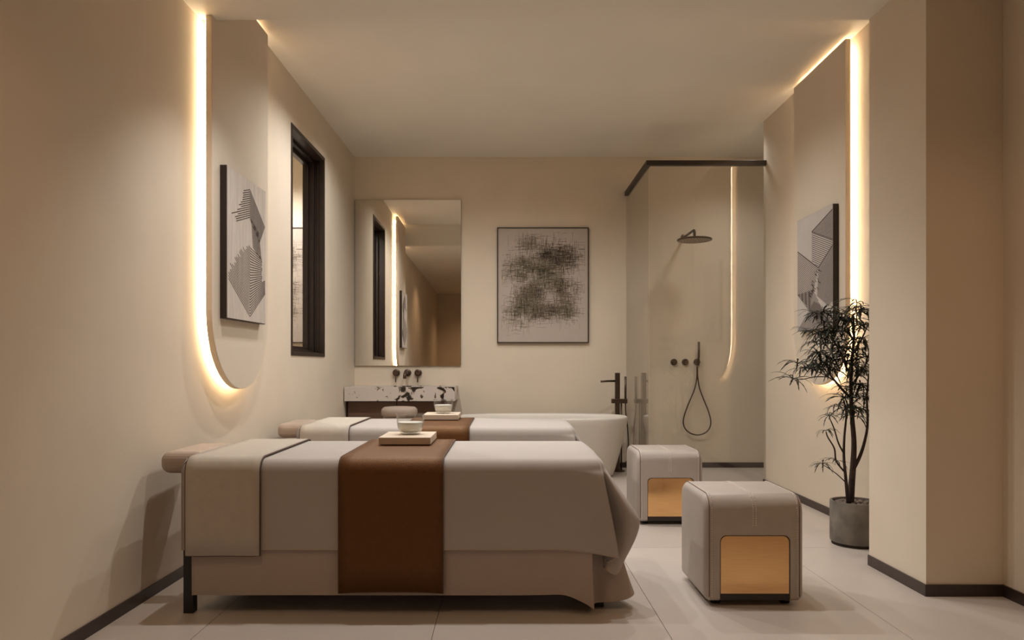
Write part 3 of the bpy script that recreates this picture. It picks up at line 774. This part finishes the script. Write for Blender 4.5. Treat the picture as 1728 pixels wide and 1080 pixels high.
# palmate leaves: a fan of narrow toothed drooping leaflets
def leaf_mesh(seed, nl=9):
    r_ = random.Random(seed); mb = MB()
    for k in range(nl):
        az = 2*math.pi*(k+.3*r_.random())/nl; L = r_.uniform(.09, .135); lift = r_.uniform(.25, .65); droop = r_.uniform(.5, .95)
        d = Vector((math.cos(az), math.sin(az), 0)); sd = Vector((-d.y, d.x, 0)); N = 9; vs = []
        for i in range(N):
            t = i/(N-1); rr_ = L*(t-.10*t*t); z = L*(lift*t-droop*t*t)
            wd = .0050*(math.sin(math.pi*min(1, t*.93+.05))**.7)*(1.25 if i % 2 else .72)
            p = d*rr_+Vector((0,0,z)); vs += [p-sd*wd, p+Vector((0,0,.0012)), p+sd*wd]
        fs = []
        for i in range(N-1):
            for j in (0, 1): fs.append((i*3+j, i*3+j+1, i*3+j+4, i*3+j+3))
        mb.add(vs, fs)
    mb.tube([(0,0,0),(0,0,-.012),(.004,0,-.03)], .0016, 5)
    me = mb.mesh('leaf'); me.materials.append(M['leaf']); return me
leaf_meshes = [leaf_mesh(s, 10+s % 3) for s in range(6)]
rl = random.Random(21)
spots_ = [(1345,614,-.10),(1338,640,-.10),(1354,622,-.09),(1394,727,-.06),(1399,702,-.07),(1388,783,-.09),(1410,778,-.07),
          (1366,560,-.02),(1374,578,-.05),(1380,598,-.08),(1390,560,-.02),(1392,545,.02),(1400,530,.0),(1412,522,-.03),(1420,538,-.05),(1404,556,-.08),
          (1384,625,-.06),(1396,612,-.09),(1404,592,-.10),(1412,575,-.08),(1424,560,-.10),(1418,600,-.06),(1432,588,-.09),(1441,548,-.06),(1448,532,-.06),
          (1456,524,-.02),(1466,530,.02),(1462,548,-.06),(1472,556,.0),(1454,572,-.08),(1468,580,-.05),(1478,600,.02),(1464,604,-.08),(1474,628,0),(1462,628,-.05),
          (1456,650,.0),(1468,660,.02),(1460,674,-.06),(1424,672,-.05),(1414,684,-.06),(1428,690,-.08),(1446,690,-.05),(1440,704,-.03),(1456,696,.02),(1472,690,.04),
          (1372,615,-.04),(1386,582,.03),(1430,540,.04),(1438,524,.02),(1448,606,.04),(1482,540,.04),(1484,575,.05),(1484,650,.05),(1404,626,-.02),(1466,512,.04),(1480,520,.06)]
for _ in range(40):
    a = rl.random()
    if a < .55: spots_.append((rl.uniform(1372, 1440), rl.uniform(528, 622), rl.uniform(-.10, .05)))
    elif a < .85: spots_.append((rl.uniform(1440, 1482), rl.uniform(520, 640), rl.uniform(-.08, .05)))
    else: spots_.append((rl.uniform(1415, 1475), rl.uniform(650, 700), rl.uniform(-.08, .04)))
for i, (px, py, dy) in enumerate(spots_):
    o = bpy.data.objects.new('leaf', leaf_meshes[i % 6]); COL.objects.link(o); o.parent = pot
    q = pl(px, py, dy); q.x = min(q.x, XR-.17)
    o.location = q-Vector(pot.location)
    s_ = rl.uniform(.8, 1.1) if not 3 <= i <= 6 else .72
    o.scale = (s_, s_, s_); o.rotation_euler = (rl.uniform(-.35, .35), rl.uniform(-.35, .35), rl.uniform(0, 6.28))
# pebbles on the soil
rp = random.Random(3); placed = []
def pebble_mesh(seed):
    r_ = random.Random(seed); bm = bmesh.new(); bmesh.ops.create_icosphere(bm, subdivisions=2, radius=1)
    a, b_, c = r_.uniform(.016, .021), r_.uniform(.012, .015), r_.uniform(.009, .012)
    for v in bm.verts:
        k = 1+.08*math.sin(v.co.x*3+seed)+.06*math.cos(v.co.y*4+seed)
        v.co = Vector((v.co.x*a*k, v.co.y*b_*k, v.co.z*c))
    me = bpy.data.meshes.new('pebble'); bm.to_mesh(me); bm.free(); me.materials.append(M['stone'])
    me.polygons.foreach_set('use_smooth', [True]*len(me.polygons)); return me
pm = [pebble_mesh(s) for s in range(5)]
tries = 0
while len(placed) < 34 and tries < 4000:
    tries += 1
    a, r_ = rp.uniform(0, 2*math.pi), .095*math.sqrt(rp.random())
    x, y = PX+r_*math.cos(a), PY+r_*math.sin(a)
    if (x-PX)**2+(y-PY)**2 < .032**2: continue
    if any((x-p[0])**2+(y-p[1])**2 < .0265**2 for p in placed): continue
    placed.append((x, y))
    o = bpy.data.objects.new('pebble', pm[len(placed) % 5]); COL.objects.link(o)
    o.location = (x, y, .224); o.rotation_euler = (rp.uniform(-.2, .2), rp.uniform(-.2, .2), rp.uniform(0, 6.28))
    tag(o, 'smooth brown pebble on the soil of the concrete planter', 'pebble', 'pebbles in the planter')
